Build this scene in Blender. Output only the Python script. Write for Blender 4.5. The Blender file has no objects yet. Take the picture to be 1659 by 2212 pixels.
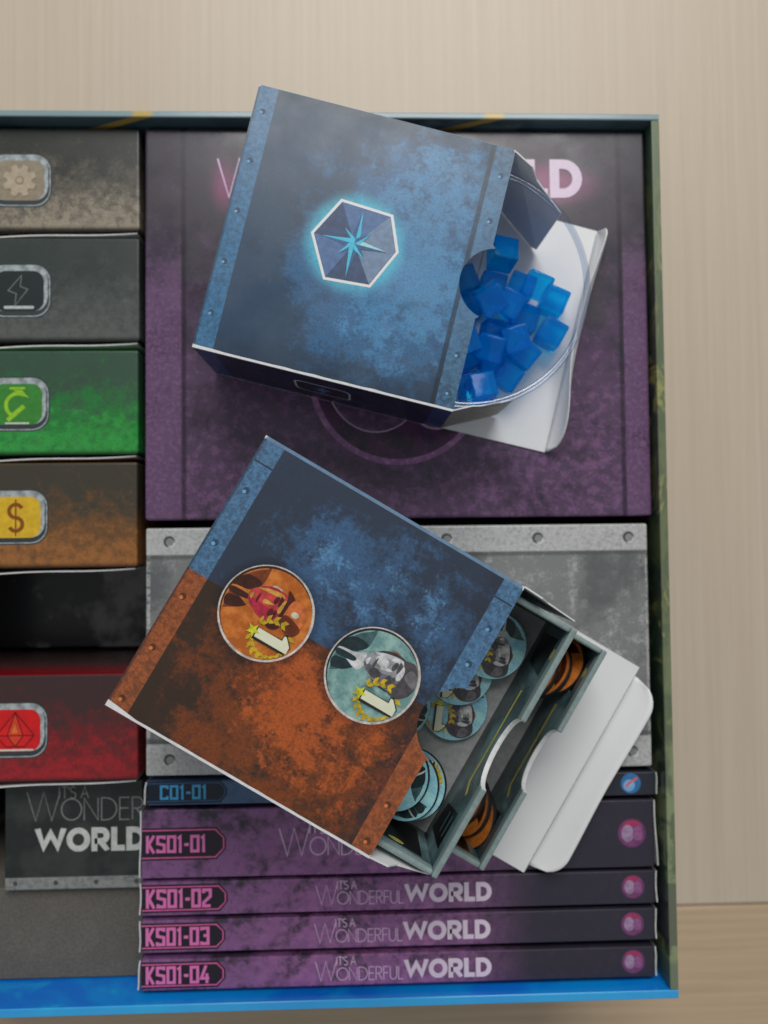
import bpy, bmesh, math, random
from mathutils import Matrix, Vector
random.seed(7)
MM = 0.001
scene = bpy.context.scene
COL = scene.collection

# ------------------------------------------------------------------ camera, world, light, exposure
cd = bpy.data.cameras.new('camera'); cam = bpy.data.objects.new('camera', cd); COL.objects.link(cam)
R = Matrix(((0.9994905, 0.0094731, -0.0304795), (-0.0104662, 0.9994140, -0.0325916), (0.0301529, 0.0328940, 0.9990039)))
cam.matrix_world = Matrix.Translation((0, 0, 0.346)) @ R.to_4x4()
cd.sensor_fit = 'AUTO'; cd.sensor_width = 36.0; cd.lens = 36.0 * 1640 / 2212
cd.clip_start = 0.005; cd.clip_end = 20
cd.dof.use_dof = True; cd.dof.focus_distance = 0.208; cd.dof.aperture_fstop = 9.0
scene.camera = cam

w = bpy.data.worlds.new('World'); scene.world = w; w.use_nodes = True
bg = w.node_tree.nodes['Background']; bg.inputs[0].default_value = (0.93, 0.97, 1.0, 1); bg.inputs[1].default_value = 0.30

ld = bpy.data.lights.new('window_light', 'AREA'); ld.shape = 'RECTANGLE'; ld.size = 0.85; ld.size_y = 0.75; ld.energy = 14.0
ld.color = (1.0, 0.985, 0.96)
lo = bpy.data.objects.new('window_light', ld); COL.objects.link(lo)
lo.location = (0.10, 1.0, 1.15)
lo.rotation_euler = (Vector((0, 0, 0.1)) - lo.location).to_track_quat('-Z', 'Y').to_euler()

scene.view_settings.view_transform = 'Standard'; scene.view_settings.look = 'None'
scene.view_settings.exposure = 0; scene.view_settings.gamma = 1
scene.render.engine = 'CYCLES'
scene.cycles.max_bounces = 16; scene.cycles.transmission_bounces = 14; scene.cycles.transparent_max_bounces = 16

# ------------------------------------------------------------------ node materials
def lin(c):
    c = c / 255.0
    return c / 12.92 if c <= 0.04045 else ((c + 0.055) / 1.055) ** 2.4
def alb(c, k=1.5):
    """surface reflectance from the colour a thing shows in even light"""
    return tuple(min(0.82, max(0.004, (lin(v) - 0.008) * k)) for v in c) + (1,)

class G:
    def __init__(s, name):
        s.m = bpy.data.materials.new(name); s.m.use_nodes = True
        s.t = s.m.node_tree; s.n = s.t.nodes; s.l = s.t.links
        s.b = s.n['Principled BSDF']; s._co = None
    def lk(s, v, i):
        if isinstance(v, (int, float)): i.default_value = v
        elif isinstance(v, tuple): i.default_value = v
        else: s.l.new(v, i)
    @property
    def co(s):
        if s._co is None:
            tc = s.n.new('ShaderNodeTexCoord'); vm = s.n.new('ShaderNodeVectorMath'); vm.operation = 'SCALE'
            s.l.new(tc.outputs['Object'], vm.inputs[0]); vm.inputs['Scale'].default_value = 1000.0
            s._co = vm.outputs[0]; sp = s.n.new('ShaderNodeSeparateXYZ'); s.l.new(s._co, sp.inputs[0]); s.xyz = sp.outputs
        return s._co
    def ax(s, i): s.co; return s.xyz[i]
    def ma(s, op, a, b=0.0, c=None, clamp=False):
        n = s.n.new('ShaderNodeMath'); n.operation = op; n.use_clamp = clamp
        s.lk(a, n.inputs[0]); s.lk(b, n.inputs[1])
        if c is not None: s.lk(c, n.inputs[2])
        return n.outputs[0]
    def add(s, *a):
        r = a[0]
        for x in a[1:]: r = s.ma('ADD', r, x)
        return r
    def mul(s, a, b): return s.ma('MULTIPLY', a, b)
    def inv(s, a): return s.ma('SUBTRACT', 1.0, a)
    def sm(s, v, a, b, x=0.0, y=1.0):
        n = s.n.new('ShaderNodeMapRange'); n.interpolation_type = 'SMOOTHSTEP'
        s.lk(v, n.inputs[0])
        if a > b: a, b, x, y = b, a, y, x
        for i, q in enumerate((a, b, x, y)): n.inputs[i + 1].default_value = q
        return n.outputs[0]
    def lin(s, axis, a, b, x=0.0, y=1.0): return s.sm(s.ax(axis), a, b, x, y)
    def noise(s, scale, detail=8, rough=.65, off=(0, 0, 0), st=(1, 1, 1), dist=0.0):
        mp = s.n.new('ShaderNodeMapping'); s.l.new(s.co, mp.inputs[0])
        mp.inputs['Location'].default_value = off; mp.inputs['Scale'].default_value = st
        n = s.n.new('ShaderNodeTexNoise'); s.l.new(mp.outputs[0], n.inputs['Vector'])
        n.inputs['Scale'].default_value = scale; n.inputs['Detail'].default_value = detail; n.inputs['Roughness'].default_value = rough
        n.inputs['Distortion'].default_value = dist
        return n.outputs[0]
    def blob(s, cx, cy, r0, r1, rx=1.0, ry=1.0):
        """1 inside r0, 0 outside r1"""
        dx = s.ma('DIVIDE', s.ma('SUBTRACT', s.ax(0), cx), rx); dy = s.ma('DIVIDE', s.ma('SUBTRACT', s.ax(1), cy), ry)
        d = s.ma('SQRT', s.add(s.mul(dx, dx), s.mul(dy, dy)))
        return s.sm(d, r0, r1, 1.0, 0.0)
    def box(s, x0, x1, y0, y1, e=.12):
        a = s.mul(s.lin(0, x0 - e, x0 + e), s.lin(0, x1 + e, x1 - e)); b = s.mul(s.lin(1, y0 - e, y0 + e), s.lin(1, y1 + e, y1 - e))
        return s.mul(a, b)
    def mix(s, f, a, b):
        n = s.n.new('ShaderNodeMix'); n.data_type = 'RGBA'
        s.lk(f, n.inputs[0]); s.lk(a, n.inputs[6]); s.lk(b, n.inputs[7])
        return n.outputs[2]
    def done(s, col, rough=.45, spec=.5, bump=None, bs=.1, bd=.00005):
        s.lk(col, s.b.inputs['Base Color']); s.lk(rough, s.b.inputs['Roughness'])
        s.b.inputs['Specular IOR Level'].default_value = spec
        if bump is not None:
            n = s.n.new('ShaderNodeBump'); n.inputs['Strength'].default_value = bs; n.inputs['Distance'].default_value = bd
            s.l.new(bump, n.inputs['Height']); s.l.new(n.outputs[0], s.b.inputs['Normal'])
        return s.m

def pm(name, base, layers, rough=.42, spec=.5, k=1.5):
    """printed card: a base colour with layers (colour, mask builder)"""
    g = G(name); col = alb(base, k)
    fine = g.noise(1.6, 3, .6)
    for c, f in layers: col = g.mix(f(g), col, alb(c, k))
    col = g.mix(g.sm(fine, .35, .7, 0, .10), col, (0.01, 0.01, 0.012, 1))
    rg = g.sm(g.noise(.06, 5, .6), .3, .7, rough - .17, rough - .03)
    return g.done(col, rg, spec, g.noise(.9, 4, .6), .06, .00003)

def flat(name, c, rough=.45, k=1.5, spec=.5, var=.12):
    g = G(name); n = g.noise(.5, 6, .65)
    a = alb(c, k); b = tuple(max(0, x * (1 - var * 2)) for x in a[:3]) + (1,)
    return g.done(g.mix(g.sm(n, .3, .7), b, a), rough, spec, n, .05, .00003)

def fibre(name, c, rough):
    g = G(name); n = g.noise(.35, 8, .7); f = g.noise(2.6, 4, .7); d = g.noise(.05, 5, .6)
    col = g.mix(g.sm(n, .3, .7, 0, .5), alb(c), alb(tuple(v * .95 for v in c))); col = g.mix(g.sm(d, .55, .75, 0, .35), col, alb(tuple(v * .90 for v in c)))
    return g.done(col, rough, .5, g.add(n, g.mul(f, .5), g.mul(d, 2.0)), .35, .00012)
WHITE = fibre('white_card', (212, 212, 209), .5)
WHITEB = flat('cut_card_edge', (215, 208, 196), .8, var=.08)
INNER = flat('bare_card_inside', (196, 196, 198), .55, var=.03)
BLACKC = flat('black_card', (24, 24, 26), .4)
DARKEDGE = flat('dark_board_edge', (40, 40, 40), .7)

# ------------------------------------------------------------------ mesh helpers (millimetres)
def link(name, me, parent=None, mats=(), loc=None):
    o = bpy.data.objects.new(name, me); COL.objects.link(o)
    for m in mats: me.materials.append(m)
    if parent: o.parent = parent
    if loc: o.location = tuple(v * MM for v in loc)
    return o
def thing(name, label, cat, loc=(0, 0, 0), rz=0, group=None):
    o = bpy.data.objects.new(name, None); COL.objects.link(o); o.empty_display_size = .01
    o.location = tuple(v * MM for v in loc); o.rotation_euler = (0, 0, rz)
    return tag(o, label, cat, group)
def tag(o, label, cat, group=None):
    o['label'] = label; o['category'] = cat
    if group: o['group'] = group
    return o
def pydata(name, vs, fs, mats, parent=None, mi=None, loc=None, smooth=False):
    me = bpy.data.meshes.new(name); me.from_pydata([tuple(c * MM for c in v) for v in vs], [], fs); me.update()
    if mi:
        for p, i in zip(me.polygons, mi): p.material_index = i
    if smooth:
        for p in me.polygons: p.use_smooth = True
    return link(name, me, parent, mats, loc)
def rbox(name, x0, x1, y0, y1, z0, z1, mats, parent=None, bev=.6, seg=2, mfun=None):
    bm = bmesh.new(); bmesh.ops.create_cube(bm, size=1)
    for v in bm.verts:
        v.co = Vector(((x0 if v.co.x < 0 else x1), (y0 if v.co.y < 0 else y1), (z0 if v.co.z < 0 else z1))) * MM
    if bev: bmesh.ops.bevel(bm, geom=bm.edges[:], offset=bev * MM, segments=seg, profile=.5, affect='EDGES')
    me = bpy.data.meshes.new(name)
    if mfun:
        bm.normal_update()
        for f in bm.faces: f.material_index = mfun(f.normal)
    for f in bm.faces: f.smooth = bool(bev) and f.calc_area() < 1e-4 * .05
    bm.to_mesh(me); bm.free()
    return link(name, me, parent, mats)
def slab(name, pts, t, mats, parent=None, mtx=None):
    """outline in xy, thickness t downwards from z=0; mats = (top, bottom, sides)"""
    n = len(pts); vs = [(x, y, 0) for x, y in pts] + [(x, y, -t) for x, y in pts]
    area = sum(pts[i][0] * pts[(i + 1) % n][1] - pts[(i + 1) % n][0] * pts[i][1] for i in range(n))
    top = list(range(n)); bot = list(range(2 * n - 1, n - 1, -1)); sd = [(i, i + n, (i + 1) % n + n, (i + 1) % n) for i in range(n)]
    if area < 0: top.reverse(); bot.reverse(); sd = [q[::-1] for q in sd]
    me = bpy.data.meshes.new(name); me.from_pydata([tuple(c * MM for c in v) for v in vs], [], [top, bot] + sd); me.update()
    for i, p in enumerate(me.polygons): p.material_index = min(i, 2)
    if mtx is not None: me.transform(Matrix.Scale(MM, 4) @ mtx @ Matrix.Scale(1 / MM, 4))
    return link(name, me, parent, mats)
def arc(cx, cy, r, a0, a1, n, ry=None):
    return [(cx + r * math.cos(math.radians(a0 + (a1 - a0) * i / n)), cy + (ry or r) * math.sin(math.radians(a0 + (a1 - a0) * i / n))) for i in range(n + 1)]
def rrect(x0, x1, y0, y1, r, n=6):
    return arc(x1 - r, y1 - r, r, 0, 90, n) + arc(x0 + r, y1 - r, r, 90, 180, n) + arc(x0 + r, y0 + r, r, 180, 270, n) + arc(x1 - r, y0 + r, r, 270, 360, n)

class Ink:
    """flat print: stacked layers of ink shapes, one mesh, several inks"""
    def __init__(s, z=.03): s.v = []; s.f = []; s.mi = []; s.mats = []; s.z = z
    def m(s, mat):
        if mat not in s.mats: s.mats.append(mat)
        return s.mats.index(mat)
    def poly(s, pts, mat, dz=.012):
        s.z += dz; b = len(s.v); n = len(pts)
        a = sum(pts[i][0] * pts[(i + 1) % n][1] - pts[(i + 1) % n][0] * pts[i][1] for i in range(n))
        if a < 0: pts = pts[::-1]
        s.v += [(x, y, s.z) for x, y in pts]; s.f.append(list(range(b, b + n))); s.mi.append(s.m(mat))
    def stroke(s, pts, wd, mat, closed=False, dz=.006, clampy=None, lim=2.2):
        s.z += dz; n = len(pts); L = []; Rr = []
        for i in range(n):
            p = Vector(pts[i]); a = Vector(pts[i - 1]) if (i or closed) else None; c = Vector(pts[(i + 1) % n]) if (i < n - 1 or closed) else None
            d1 = (p - a).normalized() if a is not None and (p - a).length > 1e-9 else None
            d2 = (c - p).normalized() if c is not None and (c - p).length > 1e-9 else None
            if d1 is None: d1 = d2
            if d2 is None: d2 = d1
            n1 = Vector((-d1.y, d1.x)); n2 = Vector((-d2.y, d2.x)); mt = (n1 + n2)
            mt = mt.normalized() if mt.length > 1e-6 else n1
            k = min(lim, 1 / max(.05, mt.dot(n1)))
            o = mt * (wd / 2 * k); q1 = p + o; q2 = p - o
            if clampy:
                # cut long points of the letter flat at cap height and baseline, sliding along the stroke
                for q in (q1, q2): q.y = max(clampy[0], min(clampy[1], q.y))
            L.append(q1); Rr.append(q2)
        b = len(s.v); s.v += [(q.x, q.y, s.z) for q in L] + [(q.x, q.y, s.z) for q in Rr]
        m = s.m(mat)
        for i in range(n if closed else n - 1):
            j = (i + 1) % n; s.f.append((b + i, b + n + i, b + n + j, b + j)); s.mi.append(m)
    def build(s, name, parent=None, mtx=None, loc=None, rot=None):
        o = pydata(name, s.v, s.f, s.mats, parent, s.mi)
        if mtx is not None: o.data.transform(Matrix.Scale(MM, 4) @ mtx @ Matrix.Scale(1 / MM, 4))
        if loc: o.location = tuple(c * MM for c in loc)
        return o

# ------------------------------------------------------------------ lettering: glyphs as strokes, cap height 1
def half(x, y0, y1, n=10):   # bowl to the right from (x,y1) to (x,y0)
    r = (y1 - y0) / 2; return arc(x, y0 + r, r, 90, -90, n)
THIN = {
 'W': ([[(0, 1), (.31, 0), (.60, 1), (.89, 0), (1.20, 1)]], 1.22), 'O': ([arc(.48, .5, .48, 0, 352, 28)], 1.06),
 'N': ([[(0, 0), (0, 1), (.66, 0), (.66, 1)]], .80), 'D': ([[(0, 0), (0, 1), (.22, 1)] + half(.22, 0, 1)[1:]], .84),
 'E': ([[(.46, 1), (0, 1), (0, 0), (.46, 0)], [(0, .52), (.42, .52)]], .58), 'R': ([[(0, 0), (0, 1), (.24, 1)] + half(.24, .5, 1)[1:] + [(0, .5)], [(.2, .5), (.52, 0)]], .64),
 'F': ([[(.44, 1), (0, 1), (0, 0)], [(0, .52), (.4, .52)]], .54), 'U': ([[(0, 1), (0, .28)] + arc(.28, .28, .28, 180, 360, 10) + [(.56, 1)]], .70),
 'L': ([[(0, 1), (0, 0), (.42, 0)]], .5), 'I': ([[(0, 0), (0, 1)]], .18), 'T': ([[(0, 1), (.56, 1)], [(.28, 1), (.28, 0)]], .62),
 "'": ([[(0, 1), (-.05, .75)]], .1), 'S': ([arc(.24, .76, .24, 30, 270, 9) + arc(.24, .25, .27, 90, -150, 9)[0:]], .6), 'A': ([[(0, 0), (.36, 1), (.72, 0)], [(.14, .36), (.58, .36)]], .78), ' ': ([], .3)}
BOLD = {
 'W': ([[(.10, 1), (.36, 0), (.66, 1), (.96, 0), (1.22, 1)]], 1.32), 'O': ([arc(.5, .5, .38, 0, 350, 26)], 1.04),
 'R': ([[(.12, 0), (.12, .88), (.42, .88)] + half(.42, .42, .88, 8)[1:] + [(.12, .42)], [(.38, .42), (.68, 0)]], .82),
 'L': ([[(.12, 1), (.12, .12), (.58, .12)]], .62), 'D': ([[(.12, .12), (.12, .88), (.34, .88)] + half(.34, .12, .88, 10)[1:]], .86)}
TECH = {
 'K': ([[(.08, 0), (.08, 1)], [(.50, 1), (.17, .5), (.50, 0)]], .66), 'S': ([[(.5, .78), (.5, .92), (.08, .92), (.08, .54), (.5, .46), (.5, .08), (.08, .08), (.08, .22)]], .68),
 '0': ([[(.08, .08), (.08, .92), (.5, .92), (.5, .08)]], .68), '1': ([[(.02, .80), (.17, .92), (.17, 0)]], .38), '-': ([[(.05, .46), (.34, .46)]], .44),
 '2': ([[(.08, .75), (.08, .92), (.5, .92), (.5, .58), (.08, .25), (.08, .08), (.52, .08)]], .68), '3': ([[(.08, .8), (.08, .92), (.5, .92), (.5, .08), (.08, .08), (.08, .2)], [(.2, .52), (.5, .52)]], .68),
 '4': ([[(.36, 1), (.06, .28), (.56, .28)], [(.42, .55), (.42, 0)]], .68), 'C': ([[(.5, .74), (.5, .92), (.08, .92), (.08, .08), (.5, .08), (.5, .26)]], .66)}
CLOSED = {('thin', 'O'), ('thin', 'D'), ('bold', 'O'), ('bold', 'D'), ('tech', '0')}
FONTS = {'thin': THIN, 'bold': BOLD, 'tech': TECH}
def write(ink, text, x, y, h, wd, mat, font, sx=1.0, sp=0.0, first=1.0):
    F = FONTS[font]
    for i, ch in enumerate(text):
        strokes, adv = F[ch]; hh = h * first if i == 0 else h
        for k, st in enumerate(strokes):
            pts = [(x + px * hh * sx, y + py * hh) for px, py in st]
            ink.stroke(pts, wd, mat, closed=((font, ch) in CLOSED and k == 0), clampy=(y, y + hh) if font == 'bold' else None, lim=(4 if font == 'bold' else 2))
        x += adv * hh * sx + sp
    return x
def title(ink, x, y, cap, mt, mb):
    """the logo line: thin IT'S A over thin WONDERFUL, then heavy WORLD"""
    e = write(ink, 'WONDERFUL', x, y, cap * .66, cap * .045, mt, 'thin', .92, cap * .015, first=1.5)
    write(ink, "IT'S A", x + cap * 1.12, y + cap * .80, cap * .42, cap * .05, mt, 'thin', .85, cap * .02)
    return write(ink, 'WORLD', e - cap * .03, y, cap, cap * .25, mb, 'bold', .98, cap * .02)

def title_cap(length):
    q = Ink(); return length / title(q, 0, 0, 1.0, WHITE, WHITE)

# ------------------------------------------------------------------ table
def wood(name, c1, c2, st, off):
    g = G(name); n = g.noise(.045, 6, .62, off, st, .4); n2 = g.noise(.35, 4, .6, off, st); n3 = g.noise(.012, 3, .5, off)
    col = g.mix(g.sm(n, .3, .7), alb(c1, 1.3), alb(c2, 1.3)); col = g.mix(g.sm(g.noise(.9, 5, .7, off, st), .52, .66, 0, .14), col, alb(tuple(int(v * .7) for v in c2))); col = g.mix(g.sm(n2, .45, .75, 0, .20), col, alb(tuple(int(v * .78) for v in c2)))
    col = g.mix(g.sm(n3, .35, .7, 0, .25), col, alb(tuple(int(v * .9) for v in c1)))
    return g.done(col, .42, .5, n2, .12, .0001)
tb = rbox('table', -600, 600, -600, 700, -28, -4, [flat('table_core', (110, 90, 66), .7)], None, 0); tb['kind'] = 'structure'
p1 = rbox('plank', -600, 600, -168.6, 700, -3.9, 0, [wood('table_wood_upright_grain', (189, 175, 157), (180, 165, 147), (11, .10, 1), (3, 0, 0))], tb, .8, 2)
p2 = rbox('plank', -600, 600, -600, -169.3, -3.9, 0, [wood('table_wood_level_grain', (186, 163, 135), (170, 147, 119), (.12, 7, 1), (0, 9, 0))], tb, .8, 2)
p2['label'] = 'honey brown plank with grain running along the seam'

# ------------------------------------------------------------------ big tray of the game box
def camo(name, base, layers, axis, sc, rough=.4, rim_gloss=(140, 160, 164), streaks=()):
    g = G(name); col = alb(base)
    for i, (c, a, b) in enumerate(layers):
        st = (1, 2.2, 1.2) if axis == 1 else (1, 1, 1)
        st = (.8, 1, 1.2) if axis == 0 else (1.6, .8, .6)
        n = g.noise(sc, 3, .55, (11.3 * i + 2, 7.7 * i, 3.1 * i), st, .9); col = g.mix(g.sm(n, a, b), col, alb(c))
    col = g.mix(g.lin(2, 94.5, 94.75, 0, .6), col, alb(rim_gloss))  # lighter top edge: gloss of the rim painted into the colour
    for x0 in streaks:
        d = g.ma('ABSOLUTE', g.ma('SUBTRACT', g.ma('SUBTRACT', g.ax(0), x0), g.mul(g.ma('SUBTRACT', g.ax(2), 93.0), 2.2)))
        col = g.mix(g.mul(g.sm(d, 4.5, 2.0), .8), col, alb((176, 146, 66)))
    return g.done(col, rough, .5)
XR0, XR1, XL0, XL1, YT0, YT1, YB0, YB1, RIM = 100.0, 102.8, -160.0, -157.2, 140.8, 143.0, -152.4, -149.6, 95.0
tray = thing('game_box', 'large open game box tray with teal, olive and blue printed walls on the wooden table', 'game box')
rbox('floor_panel', XL0, XR1, YB0, YT1, .2, 2.5, [BLACKC], tray, .3, 1)
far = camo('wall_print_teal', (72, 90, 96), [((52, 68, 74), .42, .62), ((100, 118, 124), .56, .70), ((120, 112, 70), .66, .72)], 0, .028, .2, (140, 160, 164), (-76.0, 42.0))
def olive_wall():
    g = G('wall_print_olive'); st = (1.6, .8, .6)
    col = g.mix(g.lin(1, -20, -110), alb((66, 74, 52)), alb((100, 110, 80)))
    col = g.mix(g.sm(g.noise(.04, 6, .6, (2, 0, 0), st, .8), .46, .54), col, alb((44, 58, 48)))
    col = g.mix(g.mul(g.lin(1, -100, -20), g.sm(g.noise(.06, 6, .65, (13, 7, 3), st, 1.2), .50, .58, 0, .8)), col, alb((132, 130, 70)))
    col = g.mix(g.lin(1, 60, 120, 0, .75), col, alb((56, 74, 58)))
    col = g.mix(g.sm(g.noise(.045, 6, .65, (31, 5, 3), st, 1.2), .52, .58, 0, .85), col, alb((38, 48, 44)))
    dk = g.mul(g.lin(1, -139, -131), g.lin(1, -112, -119)); col = g.mix(g.sm(g.add(dk, g.mul(g.noise(.16, 6, .7), .7)), .72, .8), col, alb((48, 52, 54)))
    col = g.mix(g.lin(1, -139, -142), col, alb((66, 80, 70)))
    col = g.mix(g.lin(2, 94.5, 94.75, 0, .18), col, alb((170, 178, 140)))  # paler top edge, rim gloss mixed into the wall colour
    return g.done(col, .3, .5)
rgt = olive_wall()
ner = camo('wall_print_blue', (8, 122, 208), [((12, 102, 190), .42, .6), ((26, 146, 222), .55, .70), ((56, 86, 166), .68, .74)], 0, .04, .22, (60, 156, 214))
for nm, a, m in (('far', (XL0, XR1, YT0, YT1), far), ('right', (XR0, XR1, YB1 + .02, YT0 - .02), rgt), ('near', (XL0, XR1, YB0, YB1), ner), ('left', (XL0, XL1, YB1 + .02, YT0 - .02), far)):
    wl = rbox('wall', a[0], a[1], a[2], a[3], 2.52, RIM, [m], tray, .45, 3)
    wl['label'] = {'far': 'teal wall with gold streaks', 'right': 'olive green camouflage wall', 'near': 'bright blue wall', 'left': 'teal wall'}[nm]

# ------------------------------------------------------------------ small boxes standing on edge along the left
RIMI = flat('badge_metal', (160, 168, 170), .3, var=.3); RIMD = flat('badge_shadow', (52, 58, 60), .4)
def grit(g, y0, y1, sc=.22, a=.48, b=.62, off=0):
    n = g.add(g.noise(sc, 13, .70, (off, off * 2, 0), (1, 1, 1), .25), g.mul(g.noise(sc * 5, 9, .74, (off, 3, 0)), .5), -.22)
    return g.mul(g.sm(g.add(n, g.lin(1, y0 + 3, y1 - 3, -.24, .10)), a - .06, b + .10), g.sm(g.noise(1.5, 5, .75, (1, off, 0)), .30, .58, .50, 1))
def small_box(label, yc, base, hot, mid, badge, iconfn, x1=-74.0, off=0, wd=35.0):
    t = thing('token_box', label, 'card box', (x1 - 40, yc, 2.6), 0, 'small card boxes standing on edge along the tray')
    mat = pm('box_print_' + iconfn.__name__, base, [(mid, lambda g: grit(g, 14, -6, .16, .42, .58, off)), (hot, lambda g: g.mul(grit(g, 8, -16, .3, .46, .6, off + 3), .85)),
              (tuple(v * .35 for v in mid), lambda g: g.mul(g.lin(1, -15.6, -17.2), .7)), (tuple(v * .75 for v in hot), lambda g: g.mul(g.lin(1, 17.2, 17.45), g.lin(2, 62, 87)))], .40)
    h = 87.4
    b = rbox('body', -40, 40, -wd / 2, wd / 2, 0, h, [mat], t, .7, 3)
    # badge
    i = Ink(h + .03); cy = -.5
    i.poly(rrect(-10.7, 10.7, cy - 9.2, cy + 9.2, 5.6), RIMD); i.poly(rrect(-10.3, 10.3, cy - 8.8, cy + 8.8, 5.3), RIMI)
    i.poly(rrect(-9.9, 9.9, cy - 8.4, cy + 8.0, 5.0), RIMD); i.poly(rrect(-9.5, 9.5, cy - 6.9, cy + 8.2, 4.7), RIMI)
    i.poly(rrect(-8.2, 8.2, cy - 6.9, cy + 6.8, 3.6), badge)
    bo = i.build('badge', t); j = Ink(i.z + .02); iconfn(j, 0, cy - .1); j.build('icon', bo)
    # white torn tuck flap along the lower side
    fz = h - 1.2; y = -wd / 2
    vs = []; xs = [-12 + 51 * k / 10 for k in range(11)]
    for x in xs:
        f = (39 - x) / 51; dy = -(.35 + 1.5 * f + .25 * math.sin(f * 7)); vs += [(x, y + dy, fz), (x, y + dy - .42, fz), (x, y + dy - .1, fz - 24), (x, y + dy + .2, fz - 24)]
    fs = []
    for k in range(10):
        a = k * 4; fs += [(a, a + 1, a + 5, a + 4), (a + 1, a + 2, a + 6, a + 5), (a + 3, a, a + 4, a + 7)]
    fs += [(0, 3, 2, 1), (40, 41, 42, 43)]
    pydata('tuck_flap', vs, fs, [WHITEB], t)
    return t
IK = lambda n, c: flat(n, c, .4)
def gear(j, x, y):
    m = IK('ink_gear', (160, 147, 126)); m2 = IK('ink_gear_hub', (128, 114, 96)); pts = []
    for k in range(8):
        a = math.pi / 4 * k
        for da, r in ((-.30, 4.1), (-.17, 5.6), (.17, 5.6), (.30, 4.1)): pts.append((x + r * math.cos(a + da + .39), y + r * math.sin(a + da + .39)))
    j.poly([(px * 1.0 + .2, py - .3) for px, py in pts], IK('ink_gear_low', (120, 104, 84))); j.poly(pts, m); j.poly(arc(x, y, 1.5, 0, 350, 18), m2); j.poly(arc(x, y + .1, 1.0, 0, 350, 18), m)
def bolt(j, x, y):
    m = IK('ink_bolt_line', (96, 106, 106)); j.stroke([(x + .8, y + 5.4), (x - 3.6, y + .2), (x - .9, y - .9), (x - 1.4, y - 5), (x + 2.9, y + .6), (x + .4, y + 1.6)], .38, m, True)
    j.poly(rrect(x - 5, x + 5, y - 6.0, y - 5.0, .45), IK('ink_bolt_bar', (170, 176, 174)))
def scope(j, x, y):
    m = IK('ink_scope', (132, 178, 42)); j.stroke(arc(x + .2, y - .3, 3.9, 60, 235, 14), 1.2, m); j.stroke([(x - 3.2, y - 5.4), (x + 2.2, y - .6)], 1.5, m)
    j.stroke([(x - 2.6, y + 5.4), (x + 2.6, y + 5.4)], .8, m); j.poly([(x - 1.4, y + 4.8), (x + 1.6, y + 4.8), (x + 3.9, y + 2.0), (x + .6, y + 3.4)], m); j.poly(rrect(x - 4, x + 4, y - 6.6, y - 6.1, .2), IK('ink_scope_bar', (196, 214, 190)))
def dollar(j, x, y):
    m = IK('ink_dollar', (124, 70, 26)); j.stroke(arc(x, y + 2.1, 2.2, 25, 270, 12) + arc(x, y - 2.3, 2.2, 90, -155, 12), 1.25, m); j.stroke([(x, y + 6), (x, y - 6.2)], .5, m)
def gem(j, x, y):
    lt = IK('ink_gem_light', (236, 62, 40)); m = IK('ink_gem', (214, 34, 36)); dk = IK('ink_gem_line', (120, 18, 22)); og = IK('ink_gem_glint', (244, 110, 48))
    j.poly([(x, y + 6), (x + 6.2, y - 1.6), (x + 3, y - 5.2), (x - 3, y - 5.2), (x - 6.2, y - 1.6)], m); j.poly([(x, y + 6), (x + 2.6, y - 1.6), (x - 2.6, y - 1.6)], lt); j.poly([(x - .2, y + 2.6), (x + .9, y - .8), (x - 1.1, y - .8)], og)
    j.poly([(x - 2.6, y - 1.8), (x + 2.6, y - 1.8), (x, y - 5)], lt)
    for q in ([(x, y + 6), (x + 6.2, y - 1.6), (x + 3, y - 5.2), (x - 3, y - 5.2), (x - 6.2, y - 1.6)],): j.stroke(q, .42, dk, True)
    for q in ([(x - 6.2, y - 1.6), (x + 6.2, y - 1.6)], [(x, y + 6), (x + 2.6, y - 1.6), (x, y - 5.2), (x - 2.6, y - 1.6), (x, y + 6)]): j.stroke(q, .42, dk)
    j.poly(rrect(x - 6, x + 6, y - 6.6, y - 6.0, .25), IK('ink_gem_bar', (232, 190, 180)))
small_box('grey rusty card box with a gear badge, standing in the tray corner', 122.0, (56, 57, 54), (146, 136, 119), (92, 87, 78), IK('badge_tan', (132, 121, 104)), gear, off=1)
small_box('plain charcoal card box with a lightning bolt badge', 84.3, (54, 60, 58), (88, 90, 87), (70, 74, 72), IK('badge_black', (34, 42, 42)), bolt, off=5)
small_box('green card box with a microscope badge', 46.1, (54, 76, 62), (54, 146, 66), (36, 112, 50), IK('badge_green', (56, 120, 50)), scope, x1=-74.4, off=9)
small_box('brown card box with a yellow dollar badge', 8.3, (62, 58, 50), (150, 98, 54), (104, 72, 44), IK('badge_yellow', (206, 160, 42)), dollar, x1=-74.7, off=13)
small_box('red card box with a ruby gem badge beside the empty slot', -62.0, (60, 44, 44), (152, 36, 42), (104, 34, 37), IK('badge_red', (190, 30, 32)), gem, x1=-74.5, off=17)
# board lying at the bottom of the empty slot
sl = G('slot_print_reflection'); c = sl.mix(sl.sm(sl.add(sl.noise(.06, 5, .6), sl.lin(0, -125, -90, -.12, .12)), .45, .62), (.006, .006, .007, 1), (.20, .19, .19, 1))  # grey towards the right: a reflection painted over the dark print
lowbox = tag(rbox('card_box', -154, -74.8, -43.4, -10.6, 2.6, 34, [sl.done(c, .22, .5)], None, .5), 'dark glossy card box lying at the bottom of the empty slot', 'card box')

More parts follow.
